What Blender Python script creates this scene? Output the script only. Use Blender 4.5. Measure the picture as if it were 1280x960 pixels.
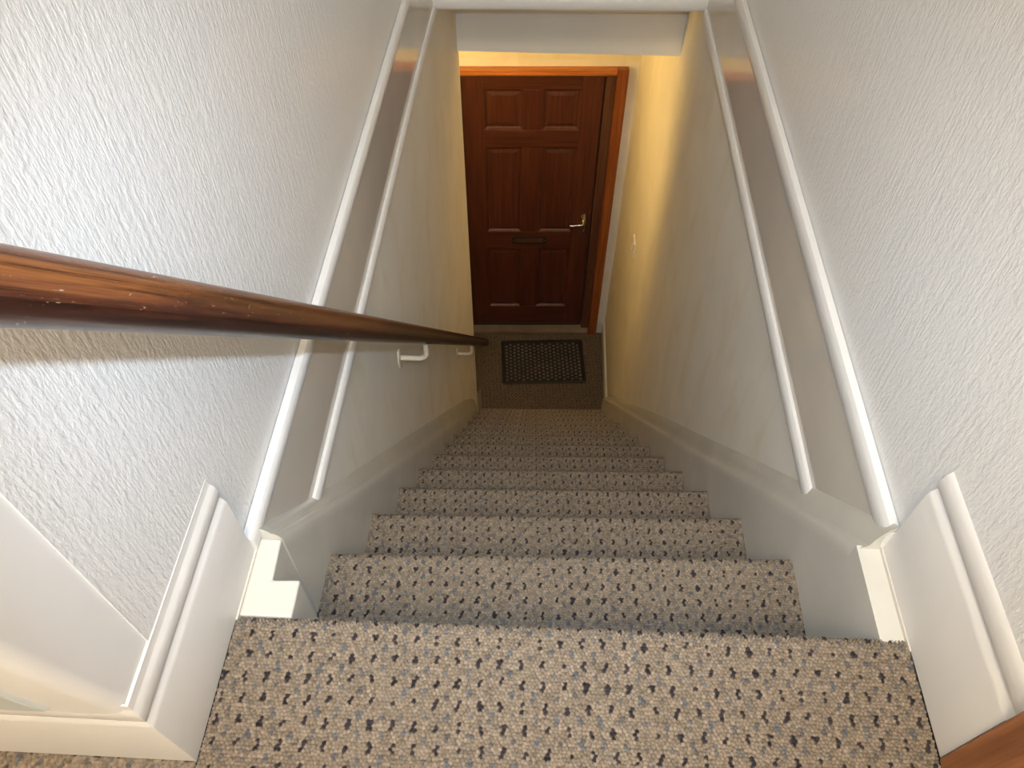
import bpy, math
import numpy as np
from mathutils import Matrix, Vector

sc = bpy.context.scene
for o in list(bpy.data.objects):
    bpy.data.objects.remove(o, do_unlink=True)
C = sc.collection

# ------------------------------------------------------------------ camera
F_PX, PITCH, YAW, ROLL = 970.24, math.radians(51.361), math.radians(-2.5515), math.radians(-0.1998)
CAM = np.array((-0.06054, -0.3905, 0.97242))
_F = np.array((math.sin(YAW) * math.cos(PITCH), math.cos(YAW) * math.cos(PITCH), -math.sin(PITCH)))
_R0 = np.array((math.cos(YAW), -math.sin(YAW), 0.0))
_D0 = np.cross(_F, _R0)
_Rt = math.cos(ROLL) * _R0 + math.sin(ROLL) * _D0
_Dn = -math.sin(ROLL) * _R0 + math.cos(ROLL) * _D0
cam = bpy.data.cameras.new('camera')
cam.sensor_fit = 'HORIZONTAL'
cam.sensor_width = 36.0
cam.lens = F_PX / 1280.0 * 36.0
cam.clip_start = 0.01
co = bpy.data.objects.new('camera', cam)
C.objects.link(co)
M = Matrix.Identity(4)
for i in range(3):
    M[i][0], M[i][1], M[i][2], M[i][3] = _Rt[i], -_Dn[i], -_F[i], CAM[i]
co.matrix_world = M
sc.camera = co

# ------------------------------------------------------------------ world, lights, exposure
w = bpy.data.worlds.new('world')
sc.world = w
w.use_nodes = True
w.node_tree.nodes['Background'].inputs[0].default_value = (1.0, 0.85, 0.68, 1)
w.node_tree.nodes['Background'].inputs[1].default_value = 0.02
sc.view_settings.view_transform = 'Standard'
sc.view_settings.look = 'None'
sc.view_settings.gamma = 1.0
sc.view_settings.use_curve_mapping = False
sc.view_settings.exposure = 0.0

# the camera's own flash, just above the lens
fl = bpy.data.lights.new('camera_flash', 'SPOT')
fl.spot_size = math.radians(90)
fl.spot_blend = 1.0
fl.shadow_soft_size = 0.012
fl.energy = 55.0
fl.color = (0.68, 0.83, 1.0)
flo = bpy.data.objects.new('camera_flash', fl)
C.objects.link(flo)
fm = M.copy()
fp = CAM - _Dn * 0.080
for i in range(3):
    fm[i][3] = fp[i]
flo.matrix_world = fm

LANDING_LAMP = 70.0      # landing ceiling lamp, watts
HALL_LAMP = 79.0         # hall lamp shade, emission strength

# ------------------------------------------------------------------ measures
G, H, S = 0.22234, 0.25804, 0.0348          # going, rise, skew of the cross walls
SL = H / G
ZF = -13 * H                                 # hall floor
Z_CEIL = 2.35

def interp(tab):
    xs = [a for a, b in tab]
    ys = [b for a, b in tab]
    return lambda y: float(np.interp(y, xs, ys))

xl = interp([(-0.3, -.432), (0.1, -.430), (1.6, -.424), (2.05, -.418), (2.47, -.399)])
xr = interp([(-0.3, .426), (0.1, .425), (1.6, .431), (2.08, .434), (2.45, .447), (3.6, .450)])

# ------------------------------------------------------------------ materials
def new_mat(name, base=(0.8, 0.8, 0.8), rough=0.5, spec=0.5, metal=0.0):
    m = bpy.data.materials.new(name)
    m.use_nodes = True
    b = m.node_tree.nodes['Principled BSDF']
    b.inputs['Base Color'].default_value = (*base, 1)
    b.inputs['Roughness'].default_value = rough
    b.inputs['Metallic'].default_value = metal
    if 'Specular IOR Level' in b.inputs:
        b.inputs['Specular IOR Level'].default_value = spec
    return m, m.node_tree.nodes, m.node_tree.links, b

def coords(N, Lk, scale=(1, 1, 1), rot=(0, 0, 0)):
    t = N.new('ShaderNodeTexCoord')
    mp = N.new('ShaderNodeMapping')
    mp.inputs['Scale'].default_value = scale
    mp.inputs['Rotation'].default_value = rot
    Lk.new(t.outputs['Object'], mp.inputs['Vector'])
    return mp.outputs['Vector']

def noise(N, Lk, vec, scale, detail=3.0, rough=0.5, dist=0.0):
    n = N.new('ShaderNodeTexNoise')
    n.inputs['Scale'].default_value = scale
    n.inputs['Detail'].default_value = detail
    n.inputs['Roughness'].default_value = rough
    n.inputs['Distortion'].default_value = dist
    Lk.new(vec, n.inputs['Vector'])
    return n.outputs['Fac']

def ramp(N, Lk, fac, stops):
    r = N.new('ShaderNodeValToRGB')
    e = r.color_ramp.elements
    while len(e) < len(stops):
        e.new(0.5)
    for i, (p, c) in enumerate(stops):
        e[i].position = p
        e[i].color = (*c, 1)
    Lk.new(fac, r.inputs['Fac'])
    return r.outputs['Color']

def bump(N, Lk, b, hgt, strength=0.5, dist=0.002, prev=None):
    bp = N.new('ShaderNodeBump')
    bp.inputs['Strength'].default_value = strength
    bp.inputs['Distance'].default_value = dist
    Lk.new(hgt, bp.inputs['Height'])
    if prev is not None:
        Lk.new(prev, bp.inputs['Normal'])
    Lk.new(bp.outputs['Normal'], b.inputs['Normal'])
    return bp.outputs['Normal']

def mix(N, Lk, a, b_, fac, mode='MIX'):
    x = N.new('ShaderNodeMix')
    x.data_type = 'RGBA'
    x.blend_type = mode
    for s, v in ((x.inputs['Factor'], fac), (x.inputs[6], a), (x.inputs[7], b_)):
        if isinstance(v, (int, float)):
            s.default_value = v
        elif isinstance(v, tuple):
            s.default_value = (*v, 1)
        else:
            Lk.new(v, s)
    return x.outputs[2]

def mat_paint(name, col, rough=0.3, var=0.06, brush=0.25, stain=None, bscale=(60, 60, 60)):
    m, N, Lk, b = new_mat(name, col, rough)
    v = coords(N, Lk)
    n1 = noise(N, Lk, v, 5.0, 4.0)
    lo = tuple(c * (1 - var) for c in col)
    hi = tuple(min(1, c * (1 + var * .6)) for c in col)
    c1 = ramp(N, Lk, n1, [(0.3, lo), (0.7, hi)])
    if stain:
        n2 = noise(N, Lk, coords(N, Lk, (1, 1.3, .45)), 7.0, 5.0, 0.6, 0.6)
        f = ramp(N, Lk, n2, [(0.52, (0, 0, 0)), (0.72, (1, 1, 1))])
        c1 = mix(N, Lk, c1, stain, f, 'MULTIPLY')
    Lk.new(c1, b.inputs['Base Color'])
    n3 = noise(N, Lk, coords(N, Lk, bscale), 1.0, 3.0)
    bump(N, Lk, b, n3, brush, 0.0012)
    return m

def mat_wallpaper():
    m, N, Lk, b = new_mat('embossed_wallpaper', (.87, .86, .84), 0.33, 0.5)
    # close upright ribs, knobbly along their length
    A = noise(N, Lk, coords(N, Lk, (1, 175, 9)), 1.0, 1.5, 0.5, 0.15)
    B = noise(N, Lk, coords(N, Lk, (1, 210, 110)), 1.0, 2.0, 0.55, 0.2)
    ra = ramp(N, Lk, A, [(0.36, (0, 0, 0)), (0.64, (1, 1, 1))])
    rb = ramp(N, Lk, B, [(0.36, (0, 0, 0)), (0.66, (1, 1, 1))])
    h = mix(N, Lk, ra, rb, 0.58)
    bump(N, Lk, b, h, 0.45, 0.0016)
    return m

def mat_wood(name, dark, light, axis='Z', scale=1.0, rough=0.3, scratches=False, detail=6.0, lo=.32, hi=.68):
    m, N, Lk, b = new_mat(name, light, rough)
    s = {'X': (1.5, 22, 22), 'Y': (22, 1.5, 22), 'Z': (22, 22, 1.5)}[axis]
    s = tuple(q * scale for q in s)
    v = coords(N, Lk, s)
    n = noise(N, Lk, v, 1.0, detail, 0.62, 1.1)
    s2 = tuple(q * 4.5 if q > 3 * scale else q * 1.2 for q in s)
    n2 = noise(N, Lk, coords(N, Lk, s2), 1.0, 4.0, 0.6, 0.4)
    mid = tuple((a + c) * .5 for a, c in zip(dark, light))
    c1 = ramp(N, Lk, n, [(lo, dark), (.5, mid), (hi, light)])
    g2 = ramp(N, Lk, n2, [(.35, (.45, .38, .34)), (.6, (1, 1, 1))])
    c1 = mix(N, Lk, c1, g2, 0.75, 'MULTIPLY')
    if scratches:
        k = {'X': (14, 60, 60), 'Y': (60, 14, 60), 'Z': (60, 60, 14)}[axis]
        n3 = noise(N, Lk, coords(N, Lk, k, (.5, .9, .3)), 1.0, 6.0, .7, 2.0)
        f = ramp(N, Lk, n3, [(.70, (0, 0, 0)), (.73, (1, 1, 1))])
        c1 = mix(N, Lk, c1, (.55, .42, .30), f)
    Lk.new(c1, b.inputs['Base Color'])
    bump(N, Lk, b, n2, 0.15, 0.0008)
    return m

def mat_carpet():
    m, N, Lk, b = new_mat('loop_pile_carpet', (.4, .3, .2), 0.95, 0.12)
    a = N.new('ShaderNodeAttribute')
    a.attribute_name = 'pile'
    n = noise(N, Lk, coords(N, Lk), 900.0, 2.0)
    g = ramp(N, Lk, n, [(.3, (.78, .78, .78)), (.7, (1.12, 1.1, 1.08))])
    c1 = mix(N, Lk, a.outputs['Color'], g, 1.0, 'MULTIPLY')
    Lk.new(c1, b.inputs['Base Color'])
    bump(N, Lk, b, n, 0.5, 0.0012)
    return m

WALLPAPER = mat_wallpaper()
PLASTER = mat_paint('smooth_white_plaster', (.87, .86, .84), .5, .03, .3, bscale=(40, 40, 40))
WHITE = mat_paint('white_gloss_paint', (.80, .785, .76), .28, .04, .3, bscale=(30, 30, 120))
SKIRT = mat_paint('white_eggshell_board', (.72, .695, .66), .38, .05, .3, bscale=(90, 20, 90))
APRON = mat_paint('cream_gloss_paint', (.67, .62, .545), .10, .06, .05, bscale=(60, 14, 30))
STRING = mat_paint('grey_cream_gloss', (.65, .63, .565), .24, .08, .3, bscale=(70, 25, 30))
LOWER = mat_paint('magnolia_emulsion', (.84, .80, .72), .55, .05, .3, stain=(.93, .89, .80), bscale=(25, 25, 20))
BLUEW = mat_paint('pale_blue_white_gloss', (.70, .76, .76), .3, .03, .2)
CEIL = mat_paint('ceiling_white', (.78, .76, .72), .7, .03, .2)
HEADER = mat_paint('header_emulsion', (.88, .85, .78), .6, .03, .3)
CARPET = mat_carpet()
RAILW = None
DOORW = mat_wood('mahogany_stained_door', (.075, .020, .011), (.115, .033, .017), 'Z', 1.2, .42)
DOORH = mat_wood('mahogany_stained_rail', (.075, .020, .011), (.115, .033, .017), 'X', 1.2, .42)
PINE_H = mat_wood('orange_varnished_pine_head_lit', (.48, .15, .032), (.74, .29, .075), 'X', 1.0, .3)  # head brighter than the jambs, lamp glow put into its colour
PINE_V = mat_wood('orange_varnished_pine_jamb_shaded', (.22, .055, .013), (.38, .115, .026), 'Z', 1.0, .3)  # same pine painted darker, shade put into the colour
PINE_OLD = mat_wood('varnished_architrave', (.26, .085, .03), (.46, .19, .075), 'Z', 1.0, .3, True)
JAMBD = mat_wood('dark_brown_jamb', (.09, .035, .018), (.15, .062, .032), 'Z', 1.0, .45)
SILLM = mat_paint('dusty_stone_sill', (.17, .13, .09), .8, .35, .8, bscale=(60, 60, 60))
RUBBER = mat_paint('black_rubber', (.012, .011, .011), .6, .2, .4)
TUFT = mat_paint('grey_brown_bristle', (.115, .095, .082), .85, .3, .5)
BRACK = mat_paint('cream_painted_metal', (.78, .70, .54), .3, .05, .2)
PLASTIC = mat_paint('white_plastic', (.80, .77, .70), .35, .03, .1)
CHROME, _, _, _ = new_mat('worn_chrome', (.62, .58, .52), .22, .5, 1.0)
BLACKM, _, _, _ = new_mat('black_iron', (.02, .017, .015), .4)
DARKGAP, _, _, _ = new_mat('dark_gap', (.015, .012, .01), .9)

# ------------------------------------------------------------------ mesh helpers
class MB:
    def __init__(s):
        s.v, s.f = [], []
    def quad(s, *p):
        i = len(s.v)
        s.v += [tuple(q) for q in p]
        s.f.append(tuple(range(i, i + len(p))))
    def box(s, x0, x1, y0, y1, z0, z1, sk=0.0):
        i = len(s.v)
        for z in (z0, z1):
            for x, y in ((x0, y0), (x1, y0), (x1, y1), (x0, y1)):
                s.v.append((x, y + sk * x, z))
        s.f += [(i, i + 3, i + 2, i + 1), (i + 4, i + 5, i + 6, i + 7)] + \
               [(i + a, i + (a + 1) % 4, i + 4 + (a + 1) % 4, i + 4 + a) for a in range(4)]
    def loft(s, secs, closed=True, caps=True):
        n = len(secs[0])
        i0 = len(s.v)
        for q in secs:
            s.v += [tuple(p) for p in q]
        m = n if closed else n - 1
        for a in range(len(secs) - 1):
            for j in range(m):
                k = (j + 1) % n
                s.f.append((i0 + a * n + j, i0 + a * n + k, i0 + (a + 1) * n + k, i0 + (a + 1) * n + j))
        if caps:
            s.f.append(tuple(i0 + j for j in reversed(range(n))))
            s.f.append(tuple(i0 + (len(secs) - 1) * n + j for j in range(n)))
    def tube(s, path, r, n=16):
        secs = []
        P = [Vector(p) for p in path]
        up = None
        for i, p in enumerate(P):
            d = (P[min(i + 1, len(P) - 1)] - P[max(i - 1, 0)]).normalized()
            if up is None:
                up = Vector((0, 0, 1)) if abs(d.z) < .9 else Vector((1, 0, 0))
            a = d.cross(up).normalized()
            up = a.cross(d).normalized()
            rr = r[i] if isinstance(r, (list, tuple)) else r
            secs.append([p + a * math.cos(t) * rr + up * math.sin(t) * rr for t in np.linspace(0, 2 * math.pi, n, endpoint=False)])
        s.loft(secs)
    def build(s, name, mat, parent=None, smooth=False, bevel=0.0, loc=None, rot=None, fix=True):
        me = bpy.data.meshes.new(name)
        me.from_pydata([tuple(map(float, p)) for p in s.v], [], s.f)
        me.validate()
        if fix:
            import bmesh
            b = bmesh.new(); b.from_mesh(me)
            bmesh.ops.remove_doubles(b, verts=b.verts, dist=1e-6)
            bmesh.ops.recalc_face_normals(b, faces=b.faces)
            b.to_mesh(me); b.free()
        me.materials.append(mat)
        o = bpy.data.objects.new(name, me)
        C.objects.link(o)
        if loc is not None: o.location = loc
        if rot is not None: o.rotation_euler = rot
        if parent is not None: o.parent = parent
        if bevel:
            md = o.modifiers.new('bevel', 'BEVEL')
            md.width = bevel; md.segments = 2; md.limit_method = 'ANGLE'; md.angle_limit = math.radians(40)
        if smooth:
            for p in me.polygons: p.use_smooth = True
            try:
                me.set_sharp_from_angle(angle=math.radians(38))
            except Exception:
                pass
        return o

def tag(o, label, cat=None, group=None, kind=None):
    o['label'] = label
    if cat: o['category'] = cat
    if group: o['group'] = group
    if kind: o['kind'] = kind
    return o

def struct(o, label=None):
    o['kind'] = 'structure'
    if label: o['label'] = label
    return o

def empty(name, loc=(0, 0, 0), rz=0.0):
    e = bpy.data.objects.new(name, None)
    e.empty_display_size = .05
    e.location = loc
    e.rotation_euler = (0, 0, rz)
    C.objects.link(e)
    return e

# ------------------------------------------------------------------ carpet: a field of real pile loops
PX, PY = 0.0047, 0.0043
FX, FY, FSK = 0.0263, 0.0262, -0.10
def hsh(a, b, k):
    v = np.sin(a * 127.1 + b * 311.7 + k * 74.7) * 43758.5453
    return v - np.floor(v)

def carpet_field(u, v, off=0.0):
    """height 0..1 and colour of the pile at carpet coordinates u, v (metres)"""
    v = v + off + 7.31
    u = u + 11.83
    r0 = np.floor(v / PY)
    best = np.full(u.shape, 9.0); second = np.full(u.shape, 9.0)
    bx = np.zeros(u.shape); by = np.zeros(u.shape); bi = np.zeros(u.shape); bj = np.zeros(u.shape)
    for dr in (-1, 0, 1):
        r = r0 + dr
        o = 0.5 * np.mod(r, 2)
        c0 = np.floor(u / PX - o)
        for dc in (-1, 0, 1):
            c = c0 + dc
            cx = (c + o + .5 + (hsh(c, r, 1) - .5) * .62) * PX
            cy = (r + .5 + (hsh(c, r, 2) - .5) * .62) * PY
            d = np.hypot(u - cx, (v - cy) * 1.05)
            n = d < best
            second = np.where(n, best, np.minimum(second, d))
            bx = np.where(n, cx, bx); by = np.where(n, cy, by)
            bi = np.where(n, c, bi); bj = np.where(n, r, bj)
            best = np.where(n, d, best)
    dome = np.sqrt(np.clip(1 - (best / (PX * .86)) ** 2, 0, 1))
    crease = np.clip((second - best) / (PX * .48), 0, 1)
    h = (dome * (.30 + .70 * crease)) * (.66 + .34 * hsh(bi, bj, 3))
    t = hsh(bi, bj, 4); q = hsh(bi, bj, 5)
    base = np.stack([.295 + .085 * (t - .5), .236 + .075 * (t - .5), .175 + .065 * (t - .5)], -1)
    base *= (.80 + .34 * q)[..., None]
    tint = hsh(bi, bj, 6)
    base = np.where((tint > .88)[..., None], base * np.array((.80, .84, .92)), base)
    uu = bx - FSK * by
    crease_shade = np.clip((.44 - h) / .34, 0, 1)      # shade between the loops, painted in as dark brown
    def lat(ox, oy, ax, ay, k):
        j = np.round((by - oy) / FY)
        i = np.round((uu - ox) / FX)
        dx = uu - ox - i * FX + (hsh(i, j, k) - .5) * .0016
        dy = by - oy - j * FY + (hsh(i, j, k + 1) - .5) * .0022
        # flecks lean a little
        dx = dx - .18 * dy
        return (np.abs(dx) < ax) & (np.abs(dy) < ay)
    dark = lat(0, 0, .0022, .0058, 11)
    grey = lat(FX * .5, FY * .5, .0026, .0056, 21)
    base = np.where((grey & (q > .35))[..., None], np.array((.135, .138, .142)) * (.8 + .5 * t)[..., None], base)
    base = np.where(dark[..., None], np.array((.034, .029, .034)) * (.6 + .9 * t)[..., None], base)
    base = base * (1 - .8 * crease_shade[..., None]) + np.array((.070, .052, .037)) * (.8 * crease_shade[..., None])
    return h, base

def carpet_mesh(name, us, prof, pts_of, off, amp, parent=None, tone=1.0):
    """prof: list of (arc length, y, z, ny, nz); us: across; pts_of(u, y, z) -> world"""
    U, V = np.meshgrid(us, np.array([p[0] for p in prof]))
    Hh, col = carpet_field(U, V, off)
    y = np.array([p[1] for p in prof])[:, None] + np.array([p[3] for p in prof])[:, None] * (Hh - .8) * amp
    z = np.array([p[2] for p in prof])[:, None] + np.array([p[4] for p in prof])[:, None] * (Hh - .8) * amp
    X, Y, Z = pts_of(U, y, z)
    nv, nu = U.shape
    co_ = np.stack([X, Y, Z], -1).reshape(-1, 3)
    idx = np.arange(nv * nu).reshape(nv, nu)
    f = np.stack([idx[:-1, :-1], idx[:-1, 1:], idx[1:, 1:], idx[1:, :-1]], -1).reshape(-1, 4)
    me = bpy.data.meshes.new(name)
    me.vertices.add(len(co_)); me.vertices.foreach_set('co', co_.ravel().astype(np.float32))
    me.loops.add(f.size); me.loops.foreach_set('vertex_index', f.ravel().astype(np.int32))
    me.polygons.add(len(f)); me.polygons.foreach_set('loop_start', (np.arange(len(f)) * 4).astype(np.int32))
    me.update(calc_edges=True)
    at = me.color_attributes.new('pile', 'FLOAT_COLOR', 'POINT')
    c4 = np.ones((nv * nu, 4), np.float32); c4[:, :3] = col.reshape(-1, 3) * tone
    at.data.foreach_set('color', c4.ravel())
    me.polygons.foreach_set('use_smooth', np.ones(len(f), bool))
    me.materials.append(CARPET)
    o = bpy.data.objects.new(name, me)
    C.objects.link(o)
    if parent is not None: o.parent = parent
    return o

def step_profile(depth, res, drop, r=0.017, back=0.024):
    """tread top from y=-depth to the nosing apex at y=0, round the nosing and down the riser"""
    P = []
    L = 0.0
    path = [(-depth, 0.0)]
    n = max(2, int((depth - r) / res))
    path = [(-depth + (depth - r) * i / n, 0.0, 0.0, 1.0) for i in range(n + 1)]
    m = max(4, int(r * math.pi * .5 / res))
    for i in range(1, m + 1):
        a = math.pi / 2 * i / m
        path.append((-r + r * math.sin(a), -r + r * math.cos(a), math.sin(a), math.cos(a)))
    m2 = max(3, int(.03 / (res * 1.5)))
    for i in range(1, m2 + 1):
        t = i / m2
        path.append((-back * t * t * (3 - 2 * t), -r - .032 * t, .8, -.4))
    m3 = max(3, int((drop - r - .032) / .02))
    for i in range(1, m3 + 1):
        path.append((-back, -r - .032 - (drop - r - .032) * i / m3, 1.0, 0.0))
    out = []
    for i, p in enumerate(path):
        if i: L += math.hypot(p[0] - path[i - 1][0], p[1] - path[i - 1][1])
        out.append((L - depth, *p))
    return out

def lin(a, b, res):
    return np.linspace(a, b, max(2, int(round((b - a) / res)) + 1))

# ================================================================== SETTING
# ---- landing floor (near piece with its pile, rest plain)
def ident(U, y, z):
    sk = 0.012
    return U, y + sk * U - .005, z + 0 * U
land = carpet_mesh('floor_landing', lin(-.432, .4255, .00125), step_profile(.27, .00125, H), ident, 0.0, .0062)
struct(land, 'beige fleck loop carpet of the upstairs landing with rounded top nosing')
side = carpet_mesh('carpet_beside_wall', lin(-.80, -.433, .002),
                   [(y, y, 0, 0, 1) for y in lin(-.27, -.185, .002)], lambda U, y, z: (U, y + 0 * U, z + 0 * U), 0.0, .0062, land)
flat = lambda U, y, z: (U, y + 0 * U, z + 0 * U)
carpet_mesh('carpet_behind', lin(-1.0, .4255, .0028), [(y, y, 0, 0, 1) for y in lin(-.70, -.2685, .0028)], flat, 0.0, .0046, land)
rest = carpet_mesh('carpet_rest', lin(-1.5, .45, .012), [(y, y, -.0012, 0, 1) for y in lin(-1.6, -.66, .012)], flat, 0.0, .002, land)

# ---- upper walls
def rounded_wall_left():
    m = MB()
    x0 = -.446                # wall plane behind the skirting
    yb = 2.06
    r = .016
    secs = []
    for z in (.002, .12, .20, .30, .45, 1.2, Z_CEIL):
        ya = -.180 - .115 * min(max(z - .12, 0), .33)     # the plaster corner is not plumb
        sec = [(x0 + (xl(yb) - xl(0)), yb)]
        sec += [(x0 + (xl(y) - xl(0)), y) for y in (1.6, .8, .1)]
        for i in range(9):
            a = math.pi / 2 * i / 8
            sec.append((x0 - r + r * math.cos(a), ya + r - r * math.sin(a)))
        sec.append((-1.5, ya))
        sec += [(-1.5, ya + .12), (x0 - .13, ya + .12), (x0 - .13, yb)]
        secs.append([(x, y, z) for x, y in sec])
    m.loft(secs)
    return m
wl = struct(rounded_wall_left().build('wall_left', PLASTER, smooth=True), 'upstairs left wall beside the handrail')
m = MB()
ys = [-.118, .1, .8, 1.6, 2.055]
t = .0022
m.loft([[(-.446 + xl(y) - xl(0), y, .01), (-.446 + t + xl(y) - xl(0), y, .01), (-.446 + t + xl(y) - xl(0), y, Z_CEIL - .001), (-.446 + xl(y) - xl(0), y, Z_CEIL - .001)] for y in ys])
m.build('wallpaper', WALLPAPER, wl)

m = MB()
ysr = [-.21, .1, .8, 1.6, 2.06]
off = .0135
m.loft([[(xr(y) + off, y, .002), (xr(y) + off + .12, y, .002), (xr(y) + off + .12, y, Z_CEIL), (xr(y) + off, y, Z_CEIL)] for y in ysr])
wr = struct(m.build('wall_right', PLASTER), 'upstairs right wall with embossed white wallpaper')
m = MB()
m.loft([[(xr(y) + off, y, .01), (xr(y) + off - t, y, .01), (xr(y) + off - t, y, Z_CEIL - .001), (xr(y) + off, y, Z_CEIL - .001)] for y in [-.14] + ysr[1:]])
m.build('wallpaper', WALLPAPER, wr)
# right wall beyond the door opening, back wall, far wall and ceiling
m = MB(); m.box(.4385, .56, -1.6, -.99, .002, Z_CEIL); m.box(.4385, .56, -.99, -.21, 2.05, Z_CEIL)
m.box(.50, .56, -.99, -.21, .002, 2.05)
struct(m.build('wall_right_back', PLASTER), 'right wall round the bedroom door')
m = MB(); m.box(-1.5, .56, -1.72, -1.6, 0, Z_CEIL)
struct(m.build('wall_back', PLASTER), 'landing back wall')
m = MB(); m.box(-1.62, -1.5, -1.72, -.08, 0, Z_CEIL)
struct(m.build('wall_far_left', PLASTER), 'landing side wall')
m = MB(); m.box(-.60, .60, 2.075, 2.19, 0.05, Z_CEIL, S)
struct(m.build('wall_far', PLASTER), 'wall above the stairwell bulkhead')
m = MB(); m.box(-1.62, .60, -1.72, 2.2, Z_CEIL, Z_CEIL + .05)
struct(m.build('ceiling', CEIL), 'upstairs ceiling')

# ---- skirting boards of the landing
SKL = [(0, 0), (0, .134), (.0025, .139), (.0060, .144), (.0068, .1465), (.0045, .149), (.0034, .156), (.0036, .164), (.0055, .171), (.0085, .1745), (.0092, .177), (.0105, .186), (.0135, .187), (.0135, 0)]
SK = [(0, 0), (0, .140), (.0022, .1455), (.0065, .151), (.0075, .1535), (.0045, .157), (.0030, .164), (.0032, .173), (.0050, .181), (.0085, .187), (.0135, .190), (.0135, 0)]
m = MB()
fx = -.4325
def sk_left(y, scale=1.0):
    return [(fx - p, y, z) for p, z in SKL]
# along the wall, mitred round the outer corner, then back along the return
yc = -.1885
corner = [(fx - p, yc + p * .6, z) for p, z in SKL]
far = [(-1.49, yc + p * .6, z) for p, z in SKL]
m.loft([sk_left(.076), sk_left(-.1), corner, far])
bl = struct(m.build('baseboard_left', SKIRT, smooth=True), 'moulded white skirting board under the handrail wall')
m = MB()
m.loft([[(.4265 + p + (xr(y) - xr(0.1)), y, z * 1.05) for p, z in SK] for y in (.122, 0, -.1435)])
br = struct(m.build('baseboard_right', SKIRT, smooth=True), 'moulded white skirting board beside the wooden architrave')

# ---- wooden architrave of the bedroom door, right wall
m = MB()
for (y0, y1, z0, z1) in ((-.215, -.1445, .001, 2.12), (-.985, -.915, .001, 2.12)):
    m.box(.4235, .4400, y0, y1, z0, z1)
m.box(.4235, .4400, -.915, -.215, 2.05, 2.12)
ar = struct(m.build('trim_1', PINE_OLD, bevel=.004), 'worn orange varnished wooden architrave on the right wall')
m = MB()
m.box(.452, .495, -.912, -.218, .012, 2.045)
struct(m.build('door_2', DOORW), 'bedroom door in the right wall')

# ---- white door frame on the return wall
m = MB()
m.loft([[(-.74, y - .004, z), (-.515, y - .004, z), (-.515, y + .006, z), (-.74, y + .006, z)] for z, y in ((.1885, -.188), (.45, -.218), (2.0, -.218))])
tag(struct(m.build('trim_2', BLUEW, bevel=.004)), 'pale white door frame on the return wall')

# ---- stairwell: apron fascia with its two beads, lower walls
def bead(xf, sgn, z0, z1, proud, ylist, name, label):
    n = 9
    m = MB()
    secs = []
    for y in ylist:
        x = xf(y)
        pts = [(x - sgn * 0.0 + sgn * .006, y, z0)]
        for i in range(n):
            a = math.pi * i / (n - 1)
            zz = (z0 + z1) / 2 - math.cos(a) * (z1 - z0) / 2
            pts.append((x - sgn * proud * math.sin(a) ** .7, y, zz))
        pts.append((x + sgn * .006, y, z1))
        secs.append(pts)
    m.loft(secs)
    return struct(m.build(name, WHITE, smooth=True), label)

yl_ = [.0775, .3, .8, 1.2, 1.6, 2.06]
# wallpapered wall stands 16 mm behind the apron, so the upper bead is thicker at its back
bead(lambda y: xl(y) - .006, -1, .000, .033, .010, yl_, 'trim_3', 'upper white bead along the left stairwell edge')
bead(lambda y: xr(y) + .004, 1, .000, .044, .010, [.1225] + yl_[1:], 'trim_4', 'upper white bead along the right stairwell edge')
ylb = [.262, .4, .8, 1.2, 1.6, 2.05]
bead(lambda y: xl(y), -1, -.211, -.179, .010, ylb, 'trim_5', 'lower white bead along the left stairwell edge')
bead(lambda y: xr(y), 1, -.219, -.181, .011, [.300] + ylb[1:], 'trim_6', 'lower white bead along the right stairwell edge')

yy = [-.02, .1, .4, .8, 1.2, 1.6, 2.05]
m = MB()
m.loft([[(xl(y), y, -.195), (xl(y) - .10, y, -.195), (xl(y) - .10, y, .001), (xl(y), y, .001)] for y in yy])
struct(m.build('trim_7', APRON), 'cream gloss apron board between the left beads')
m = MB()
m.loft([[(xr(y), y, -.200), (xr(y) + .10, y, -.200), (xr(y) + .10, y, .001), (xr(y), y, .001)] for y in yy])
struct(m.build('trim_8', APRON), 'cream gloss apron board between the right beads')

# lower side walls: left one ends at the hall opening, right one runs on to the door wall
m = MB()
yy = [-.02, .1, .4, .8, 1.2, 1.6, 2.05, 2.30, 2.472]
m.loft([[(xl(y), y, ZF - .01), (xl(y) - .12, y, ZF - .01), (xl(y) - .12, y, -.1945), (xl(y), y, -.1945)] for y in yy])
struct(m.build('wall_stair_left', LOWER), 'lower left wall of the staircase ending at the hall opening')
m = MB()
yy = [-.02, .1, .4, .8, 1.2, 1.6, 2.08, 2.45, 3.70]
m.loft([[(xr(y), y, ZF - .01), (xr(y) + .12, y, ZF - .01), (xr(y) + .12, y, -.1995), (xr(y), y, -.1995)] for y in yy])
struct(m.build('wall_stair_right', LOWER), 'lower right wall of the staircase running on to the front door')

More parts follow.
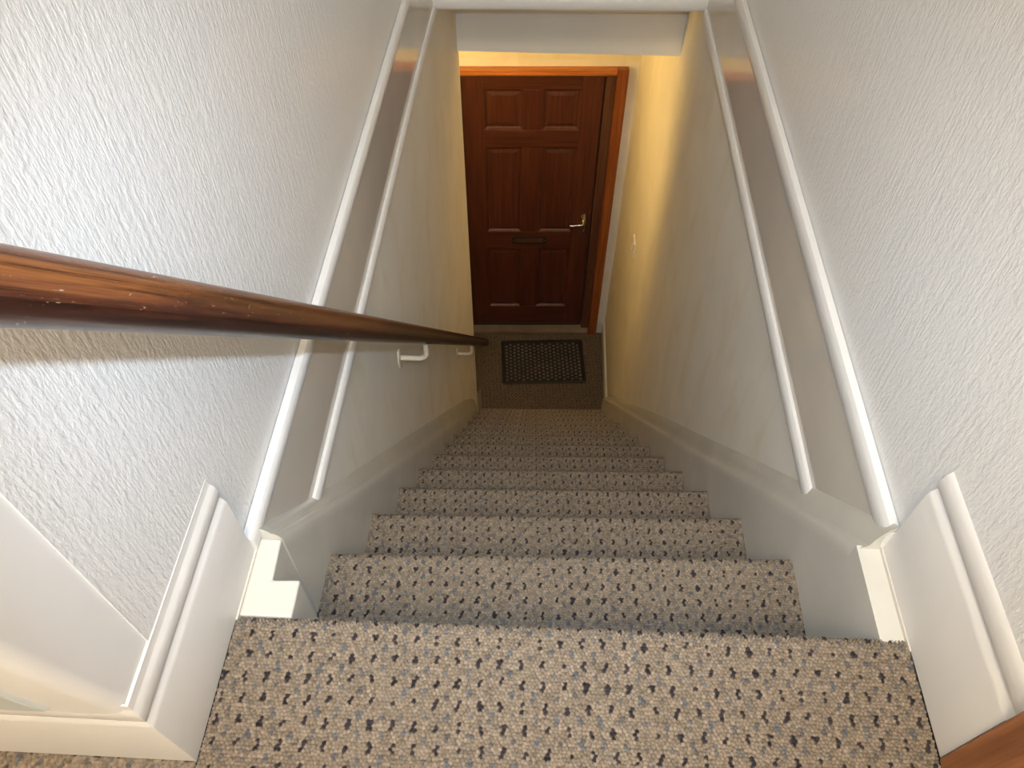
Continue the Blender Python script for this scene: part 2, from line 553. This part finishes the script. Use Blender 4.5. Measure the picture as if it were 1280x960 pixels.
# ---- far end of the stairwell: fascia with bead, sloping soffit, header over the hall opening
def crossq(xa, xb, y0):
    return y0 + S * xa, y0 + S * xb
m = MB(); m.box(-.424, .438, 2.052, 2.075, -.19, .06, S)
struct(m.build('trim_9', APRON), 'fascia board across the far end of the stairwell')
m = MB()
n = 9
secs = []
for x in (-.424, 0, .436):
    pts = [(x, 2.056 + S * x, -.196)]
    for i in range(n):
        a = math.pi * i / (n - 1)
        pts.append((x, 2.052 + S * x - .010 * math.sin(a) ** .7, -.176 - math.cos(a) * .020))
    pts.append((x, 2.056 + S * x, -.156))
    secs.append(pts)
m.loft(secs)
struct(m.build('trim_10', WHITE, smooth=True), 'white bead across the far end of the stairwell')
m = MB()
def hp(x, y, z): return (x, y + S * x, z)
secs = []
for x, zt, zb in ((-.45, -.408, -.551), (.50, -.384, -.551)):
    secs.append([hp(x, 2.056, -.193), hp(x, 2.447 - S * x * .8, zt), hp(x, 2.447 - S * x * .8, zb), hp(x, 2.56, zb), hp(x, 2.56, -.15), hp(x, 2.056, -.15)])
m.loft(secs)
struct(m.build('wall_header', HEADER), 'pale header wall over the opening to the hall')

# ---- hall
DS = 0.05                                  # skew of the door wall
YD = 3.585                                 # plaster face of the door wall at x = 0
m = MB()
m.box(.392, .60, YD, YD + .12, ZF - .01, -.30, DS)
m.box(-1.75, -.655, YD, YD + .12, ZF - .01, -.30, DS)
m.box(-.655, .392, YD, YD + .12, ZF + 2.115, -.30, DS)
struct(m.build('wall_door', LOWER), 'hall end wall around the front door')
m = MB(); m.box(-1.85, -1.73, 2.35, 3.70, ZF - .01, -.30)
struct(m.build('wall_hall_left', LOWER), 'hall side wall left of the front door')
m = MB(); m.box(-1.75, -.515, 2.352, 2.470, ZF - .01, -.30)
struct(m.build('wall_hall_back', LOWER), 'hall wall behind the staircase wall')
m = MB(); m.box(-1.85, .60, 2.48, 3.75, -.43, -.36)
struct(m.build('ceiling_hall', CEIL), 'hall ceiling behind the header')
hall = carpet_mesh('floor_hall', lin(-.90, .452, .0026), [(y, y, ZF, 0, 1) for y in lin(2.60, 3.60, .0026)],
                   lambda U, y, z: (U, y + DS * (U - .2) * np.clip((y - 2.6), 0, 1), z + 0 * U), 0.0, .0045, None, .52)      # hall carpet a darker tone than the stair carpet
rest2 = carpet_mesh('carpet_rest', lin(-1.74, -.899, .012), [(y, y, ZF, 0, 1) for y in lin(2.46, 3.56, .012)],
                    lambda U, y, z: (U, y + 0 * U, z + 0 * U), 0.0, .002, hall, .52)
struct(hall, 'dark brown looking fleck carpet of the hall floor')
# hall skirting: right wall, and the short piece right of the door frame
HS = [(0, 0), (0, .088), (.004, .094), (.004, .098), (.002, .104), (.005, .112), (.014, .115), (.014, 0)]
m = MB()
m.loft([[(xr(y) - .014 + p, y, ZF + z) for p, z in HS] for y in (2.66, 3.0, 3.59)])
struct(m.build('baseboard_hall_right', STRING), 'narrow cream skirting along the hall wall')
m = MB()
m.loft([[(x, YD - .014 + p + DS * x, ZF + z) for p, z in HS] for x in (.393, .437)])
struct(m.build('baseboard_hall_end', STRING), 'short cream skirting beside the front door frame')

# ================================================================== STAIRCASE
stair = empty('staircase', (0, 0, ZF))
tag(stair, 'steep straight staircase with fleck carpet and painted side strings', 'staircase')
def sheared(U, y, z):
    return U, y + S * U, z + 0 * U
def make_step(res, k, amp):
    return carpet_mesh('step', lin(-.4005, .4005, res), step_profile(G + .03, res, H), sheared, .0061 * k, amp, stair)
base_step = None
for k in range(1, 13):
    if k == 1: o = make_step(.0014, k, .0060)
    elif k == 2: o = make_step(.0017, k, .0058)
    elif k == 3: o = make_step(.0021, k, .0054)
    elif k == 4: o = base_step = make_step(.0025, k, .0052)
    else:
        o = base_step.copy(); C.objects.link(o); o.parent = stair
    o.location = (0, k * G, -k * H - ZF)

# strings: board with an ogee top, following the pitch
def string(side):
    inner = interp([(0, .394), (.25, .396), (.6, .401), (1.6, .403), (2.4, .397), (2.8, .388)]) if side > 0 else interp([(0, .400), (2.8, .400)])
    wall = (lambda y: xr(y)) if side > 0 else (lambda y: -xl(y))
    if side > 0:
        rid = interp([(.1, .140), (.27, .148), (.5, .140), (.8, .131), (1.6, .126), (2.7, .130)])
        con = interp([(.1, .203), (.5, .205), (1.5, .200), (2.2, .178), (2.7, .155)])
        ystart, yend = .1235, 2.70
    else:
        rid = interp([(.1, .122), (.38, .091), (.84, .078), (1.4, .062), (2.7, .034)])
        con = interp([(.1, .136), (.3, .128), (1.0, .140), (2.5, .160)])
        ystart, yend = .098, 2.735
    secs = []
    for y in [ystart] + list(np.linspace(.22, yend, 14)):
        a, b_ = inner(y), wall(y) + .004
        zr, zc = -SL * y + rid(y), -SL * y + con(y)
        if side < 0: zc = max(zc, zr + .020)
        d = zc - zr
        T = b_ - a
        p = [(a, max(ZF + .001, zr - .42)), (a, zr - .035), (a, zr - .012), (a + .10 * T, zr - .003), (a + .28 * T, zr + .003), (a + .36 * T, zr + .10 * d),
             (a + .46 * T, zr + .42 * d), (a + .66 * T, zr + .74 * d), (a + .86 * T, zr + .93 * d), (b_, zc), (b_, max(ZF + .001, zr - .42))]
        secs.append([(side * x, y, z - ZF) for x, z in p])
    m = MB()
    m.loft(secs)
    return m.build('string', STRING, stair, smooth=True)
string(1); string(-1)
# level plinth tops where the strings meet the landing
m = MB(); m.box(.3946, .4262, -.012, .1285, -.52 - ZF, -.006 - ZF)
o = m.build('plinth', STRING, stair)
m = MB()
pl = [(-.4325, -.012), (-.363, -.012), (-.363, .040), (-.400, .038), (-.402, .0985), (-.4325, .0985)]
m.loft([[(x, y, z - ZF) for x, y in pl] for z in (-.52, -.004)])
o = m.build('plinth', STRING, stair, bevel=.003)
o['label'] = 'stepped grey cream end block of the left string'

# ================================================================== HANDRAIL
a = np.array((-.350, -.150, .678 + .049 * 1.1378)); b = np.array((-.350, 2.615, -2.412))
d = Vector(b - a); Lr = d.length
hr = empty('handrail', tuple(b))
tag(hr, 'round worn varnished wooden handrail on the left wall', 'handrail')
m = MB()
R_ = .0226
nseg, na = 60, 40
zs = [0, .004, .009] + list(np.linspace(.03, Lr - .03, nseg)) + [Lr - .009, Lr - .004, Lr]
rad = [R_ * .80, R_ * .95, R_] + [R_] * nseg + [R_, R_ * .95, R_ * .80]
m.loft([[(r * math.cos(t), r * math.sin(t), z) for t in np.linspace(0, 2 * math.pi, na, endpoint=False)] for z, r in zip(zs, rad)])
q = d.to_track_quat('Z', 'Y')
wear_light = q.inverted() @ Vector((.35, .55, .75)).normalized()      # side painted lighter, hand wear plus top light, in the rail's own axes
def mat_rail():
    m, N, Lk, b = new_mat('worn_varnished_rail', (.2, .06, .02), .27, .5)
    n = noise(N, Lk, coords(N, Lk, (42, 42, 2.2)), 1.0, 5.0, .6, .9)
    f = noise(N, Lk, coords(N, Lk, (330, 330, 6)), 1.0, 3.0, .6, .2)
    tc = N.new('ShaderNodeTexCoord')
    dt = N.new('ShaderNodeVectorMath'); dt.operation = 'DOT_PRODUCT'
    dt.inputs[1].default_value = (wear_light.x / R_ * .22, wear_light.y / R_ * .22, -.16)  # last term darkens the far end: flash falloff painted in with real stain
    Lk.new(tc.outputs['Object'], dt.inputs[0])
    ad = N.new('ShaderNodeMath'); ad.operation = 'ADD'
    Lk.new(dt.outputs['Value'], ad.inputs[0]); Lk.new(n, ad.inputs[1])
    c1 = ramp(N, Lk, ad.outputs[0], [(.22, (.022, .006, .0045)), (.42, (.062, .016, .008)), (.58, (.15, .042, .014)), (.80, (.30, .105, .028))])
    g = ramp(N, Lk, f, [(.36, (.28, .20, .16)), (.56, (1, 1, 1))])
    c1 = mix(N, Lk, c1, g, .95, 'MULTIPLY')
    n3 = noise(N, Lk, coords(N, Lk, (50, 110, 26), (.5, .3, .2)), 1.0, 5.0, .7, 2.5)
    fs = ramp(N, Lk, n3, [(.655, (0, 0, 0)), (.685, (1, 1, 1))])
    c1 = mix(N, Lk, c1, (.50, .36, .24), fs)
    Lk.new(c1, b.inputs['Base Color'])
    bump(N, Lk, b, f, .15, .0006)
    return m
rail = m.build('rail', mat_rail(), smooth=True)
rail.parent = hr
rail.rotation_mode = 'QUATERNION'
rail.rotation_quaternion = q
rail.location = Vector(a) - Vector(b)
def zrail(y): return .678 - 1.1378 * (y + .101)
def make_bracket(y):
    br = bpy.data.objects.new('bracket', None); C.objects.link(br)
    br.empty_display_size = .03
    br.parent = hr
    br.location = Vector((0, y, zrail(y))) - Vector(b)
    wx = xl(y)
    z0 = -.0345
    m = MB()
    pth = [(wx + .004, 0, -.094)] + [(wx + .02, 0, -.094)]
    for i in range(9):
        t = math.pi / 2 * i / 8
        pth.append((-.350 - .024 + .024 * math.sin(t), 0, -.070 - .024 * math.cos(t)))
    pth.append((-.350, 0, z0 + .004))
    m.tube(pth, .0072, 14)
    m.build('arm', BRACK, br, smooth=True)
    m = MB()
    secs = []
    for x, k in ((wx - .001, 1), (wx + .0035, 1), (wx + .0055, .8)):
        secs.append([(x, .019 * k * math.cos(t), -.098 + .036 * k * math.sin(t)) for t in np.linspace(0, 2 * math.pi, 24, endpoint=False)])
    m.loft(secs)
    m.build('wall_plate', BRACK, br, smooth=True)
    m = MB()
    sl = -1.1378
    secs = []
    for yy_ in (-.030, .030):
        secs.append([(-.362, yy_, z0 + sl * yy_ + .001), (-.338, yy_, z0 + sl * yy_ + .001), (-.336, yy_, z0 + sl * yy_ + .006), (-.364, yy_, z0 + sl * yy_ + .006)])
    m.loft(secs)
    o = m.build('saddle', BLACKM, br)
    return br
make_bracket(.958)
make_bracket(1.945)

# ================================================================== FRONT DOOR
dz = math.atan(DS)
door = empty('door_1', (0, 3.60, ZF), dz)      # local x along the wall, local -y faces the stairs
struct(door, 'dark red brown six panel wooden front door in an orange pine frame')
FY_ = 0.0                                      # leaf face
LX0, LX1, LZ0, LZ1 = -.527, .269, .074, 2.056
cols = [(-.405, -.181), (-.068, .148)]
rows = [(.253, .806), (.952, 1.596), (1.715, 1.973)]
def slab(name, x0, x1, z0, z1, y0, y1, mat, parent=door, bev=.002):
    m = MB(); m.box(x0, x1, y0, y1, z0, z1)
    return m.build(name, mat, parent, bevel=bev)
slab('leaf_core', LX0, LX1, LZ0, LZ1, .024, .046, DOORW)
for x0, x1 in ((LX0, cols[0][0]), (cols[1][1], LX1)):
    slab('stile', x0, x1, LZ0, LZ1, FY_, .0245, DOORW, bev=.003)
for z0, z1 in ((LZ0, .253), (.806, .952), (1.596, 1.715), (1.973, LZ1)):
    slab('rail', cols[0][0], cols[1][1], z0, z1, FY_, .0245, DOORH, bev=.003)
for z0, z1 in rows:
    slab('muntin', cols[0][1], cols[1][0], z0, z1, FY_, .0245, DOORW, bev=.003)
for (z0, z1) in rows:
    for (x0, x1) in cols:
        m = MB()
        secs = []
        for ins, y in ((.0, .0005), (.004, .0020), (.011, .0120), (.014, .0145), (.020, .0150), (.040, .0085), (.043, .0080)):
            secs.append([(x0 + ins, y, z0 + ins), (x1 - ins, y, z0 + ins), (x1 - ins, y, z1 - ins), (x0 + ins, y, z1 - ins)])
        m.loft(secs, caps=False)
        m.quad(*secs[-1])
        m.build('panel', DOORW, door)
# frame: jambs with stop, then proud architrave
for x0, x1 in ((.275, .332), (-.590, -.533)):
    slab('jamb', x0, x1, .0, 2.085, -.022, .05, JAMBD)
slab('jamb_head', -.59, .332, 2.061, 2.088, -.022, .05, JAMBD)
for x0, x1 in ((.329, .391), (-.650, -.588)):
    o = slab('architrave', x0, x1, .0, 2.120, -.052, -.012, PINE_V, bev=.006)
    o['label'] = 'orange varnished pine door frame upright'
o = slab('architrave', -.5875, .3285, 2.083, 2.120, -.052, -.012, PINE_H, bev=.005)
o['label'] = 'orange varnished pine door frame head'
m = MB()
m.loft([[(x, -.050, .0), (x, -.050, .028), (x, -.042, .040), (x, .012, .062), (x, .05, .062), (x, .05, .0)] for x in (-.585, -.2, .1, .327)])
o = m.build('sill', SILLM, door, bevel=.003)
o['label'] = 'dusty grey brown sill under the door'
m = MB(); m.box(LX0, LX1, -.006, .012, .062, .078)
m.build('weather_bar', BLACKM, door, bevel=.003)
# lever handle on its long back plate
hd = bpy.data.objects.new('handle', None); C.objects.link(hd); hd.parent = door; hd.location = (.221, FY_, 1.03)
m = MB()
pts = []
for i in range(20):
    t = 2 * math.pi * i / 20
    pts.append((.0185 * math.copysign(abs(math.cos(t)) ** .6, math.cos(t)), .075 * math.copysign(abs(math.sin(t)) ** .75, math.sin(t))))
m.loft([[(x, y, z) for x, z in pts] for y in (.001, -.005)] + [[(x * .8, -.008, z * .93) for x, z in pts]])
m.build('back_plate', CHROME, hd, smooth=True)
m = MB()
m.tube([(0, -.004, .018), (0, -.035, .018), (-.004, -.043, .018), (-.014, -.046, .017), (-.04, -.046, .013), (-.07, -.044, .008), (-.088, -.042, .010)],
       [.0085, .0085, .0085, .008, .007, .0065, .006], 14)
m.build('lever', CHROME, hd, smooth=True)
m = MB()
m.box(-.0025, .0025, -.0086, -.0078, -.048, -.032)
m.build('keyhole', BLACKM, hd)
# letter plate
lp = bpy.data.objects.new('letter_plate', None); C.objects.link(lp); lp.parent = door; lp.location = (-.127, FY_, .884)
m = MB()
for x0, x1, z0, z1 in ((-.114, .114, .020, .032), (-.114, .114, -.032, -.020), (-.114, -.092, -.020, .020), (.092, .114, -.020, .020)):
    m.box(x0, x1, -.006, .002, z0, z1)
m.build('surround', BLACKM, lp, bevel=.0015)
m = MB(); m.box(-.091, .091, -.0025, .002, -.0195, .0195)
m.build('flap', JAMBD, lp, bevel=.001)
for x in (-.104, .104):
    m = MB()
    m.loft([[(x + .004 * k * math.cos(t), y, .004 * k * math.sin(t)) for t in np.linspace(0, 2 * math.pi, 10, endpoint=False)] for y, k in ((-.005, 1), (-.008, .8), (-.009, .3))])
    m.build('screw', CHROME, lp)

# ================================================================== SMALL THINGS
# doormat: rubber frame with rows of bristle studs
mat_ = empty('doormat', (0.0005, 3.2825, ZF + .0015), .075)
tag(mat_, 'black rubber doormat with rows of oval studs in front of the door', 'doormat')
m = MB()
def rrect(wd, hg, r, n=6):
    out = []
    for cx, cy, a0 in ((wd - r, hg - r, 0), (-wd + r, hg - r, 90), (-wd + r, -hg + r, 180), (wd - r, -hg + r, 270)):
        for i in range(n + 1):
            t = math.radians(a0 + 90 * i / n)
            out.append((cx + r * math.cos(t), cy + r * math.sin(t)))
    return out
o1, o2 = rrect(.301, .206, .016), rrect(.296, .201, .013)
i1, i2 = rrect(.279, .184, .006), rrect(.276, .181, .005)
m.loft([[(x, y, 0) for x, y in o1], [(x, y, .006) for x, y in o1], [(x, y, .009) for x, y in o2], [(x, y, .009) for x, y in i1], [(x, y, .005) for x, y in i2]], caps=False)
m.quad(*[(x, y, .005) for x, y in i2])
m.quad(*[(x, y, 0) for x, y in reversed(o1)])
m.build('rubber_base', RUBBER, mat_, smooth=True)
m = MB()
ncol, nrow = 19, 11
for i in range(ncol):
    for j in range(nrow):
        cx = -.262 + .524 * i / (ncol - 1)
        cy = -.166 + .0318 * j + (.0159 if i % 2 else 0) - .004
        if cy > .176: continue
        secs = []
        for z, k in ((.0045, 1), (.0085, .95), (.0105, .6)):
            secs.append([(cx + .0108 * k * math.cos(t), cy + .0096 * k * math.sin(t), z) for t in np.linspace(0, 2 * math.pi, 10, endpoint=False)])
        m.loft(secs)
o = m.build('studs', TUFT, mat_, smooth=True, fix=False)
o['kind'] = 'stuff'

# light switch on the right wall of the hall
sw = empty('light_switch', (xr(2.80) + .0005, 2.795, -1.798))
tag(sw, 'small white light switch on the yellow lit wall', 'light switch')
m = MB(); m.box(-.0095, 0, -.043, .043, -.043, .043)
m.build('plate', PLASTIC, sw, bevel=.002)
m = MB()
m.loft([[(-.0095, y, -.018), (-.0165, y, -.016), (-.0115, y, .018), (-.0095, y, .018)] for y in (-.009, .009)])
m.build('rocker', PLASTIC, sw, bevel=.0008)

# hall lamp: drum shade pendant over an added light baffle, round the corner behind the staircase wall
lamp = empty('hall_lamp', (-.80, 2.60, -.43))
tag(lamp, 'drum shade pendant lamp in the hall behind the staircase wall', 'lamp')
SH, N, Lk, b_ = new_mat('glowing_lamp_shade', (.9, .8, .6), .8)
b_.inputs['Emission Color'].default_value = (1.0, .65, .21, 1)
b_.inputs['Emission Strength'].default_value = HALL_LAMP
def ring(r, z, n=32):
    return [(r * math.cos(t), r * math.sin(t), z) for t in np.linspace(0, 2 * math.pi, n, endpoint=False)]
m = MB()
m.loft([ring(.10, -.38), ring(.10, -.54)], caps=False)
m.build('shade', SH, lamp, smooth=True, fix=False)
m = MB()
m.loft([ring(.165, -.545), ring(.17, -.552), ring(.16, -.558)])
m.build('light_baffle', DARKGAP, lamp)  # unseen disc added to keep the lamp's light off the floor
m = MB()
m.loft([ring(.099, -.377), ring(.099, -.382)])
m.build('top_disc', PLASTIC, lamp)
m = MB()
m.tube([(0, 0, 0), (0, 0, -.545)], .005, 10)
m.build('cord', PLASTIC, lamp)

# landing ceiling lamp above and behind the photographer
ll = empty('landing_lamp', (-.10, -1.22, Z_CEIL))
tag(ll, 'round ceiling lamp of the upstairs landing', 'lamp')
GL, N, Lk, b_ = new_mat('opal_glass_lamp', (.9, .88, .8), .4)
b_.inputs['Emission Color'].default_value = (1.0, .86, .66, 1)
b_.inputs['Emission Strength'].default_value = LANDING_LAMP
m = MB()
secs = []
for i in range(9):
    t = math.pi / 2 * i / 8
    secs.append([(.25 * math.cos(t * .98) * math.cos(a_), .25 * math.cos(t * .98) * math.sin(a_), -.02 - .08 * math.sin(t)) for a_ in np.linspace(0, 2 * math.pi, 28, endpoint=False)])
m.loft(secs)
m.build('glass_dome', GL, ll, smooth=True)
m = MB()
m.loft([[(.26 * math.cos(a_), .26 * math.sin(a_), z) for a_ in np.linspace(0, 2 * math.pi, 28, endpoint=False)] for z in (0, -.02)])
m.build('rim', PLASTIC, ll)
bpy.context.view_layer.update()
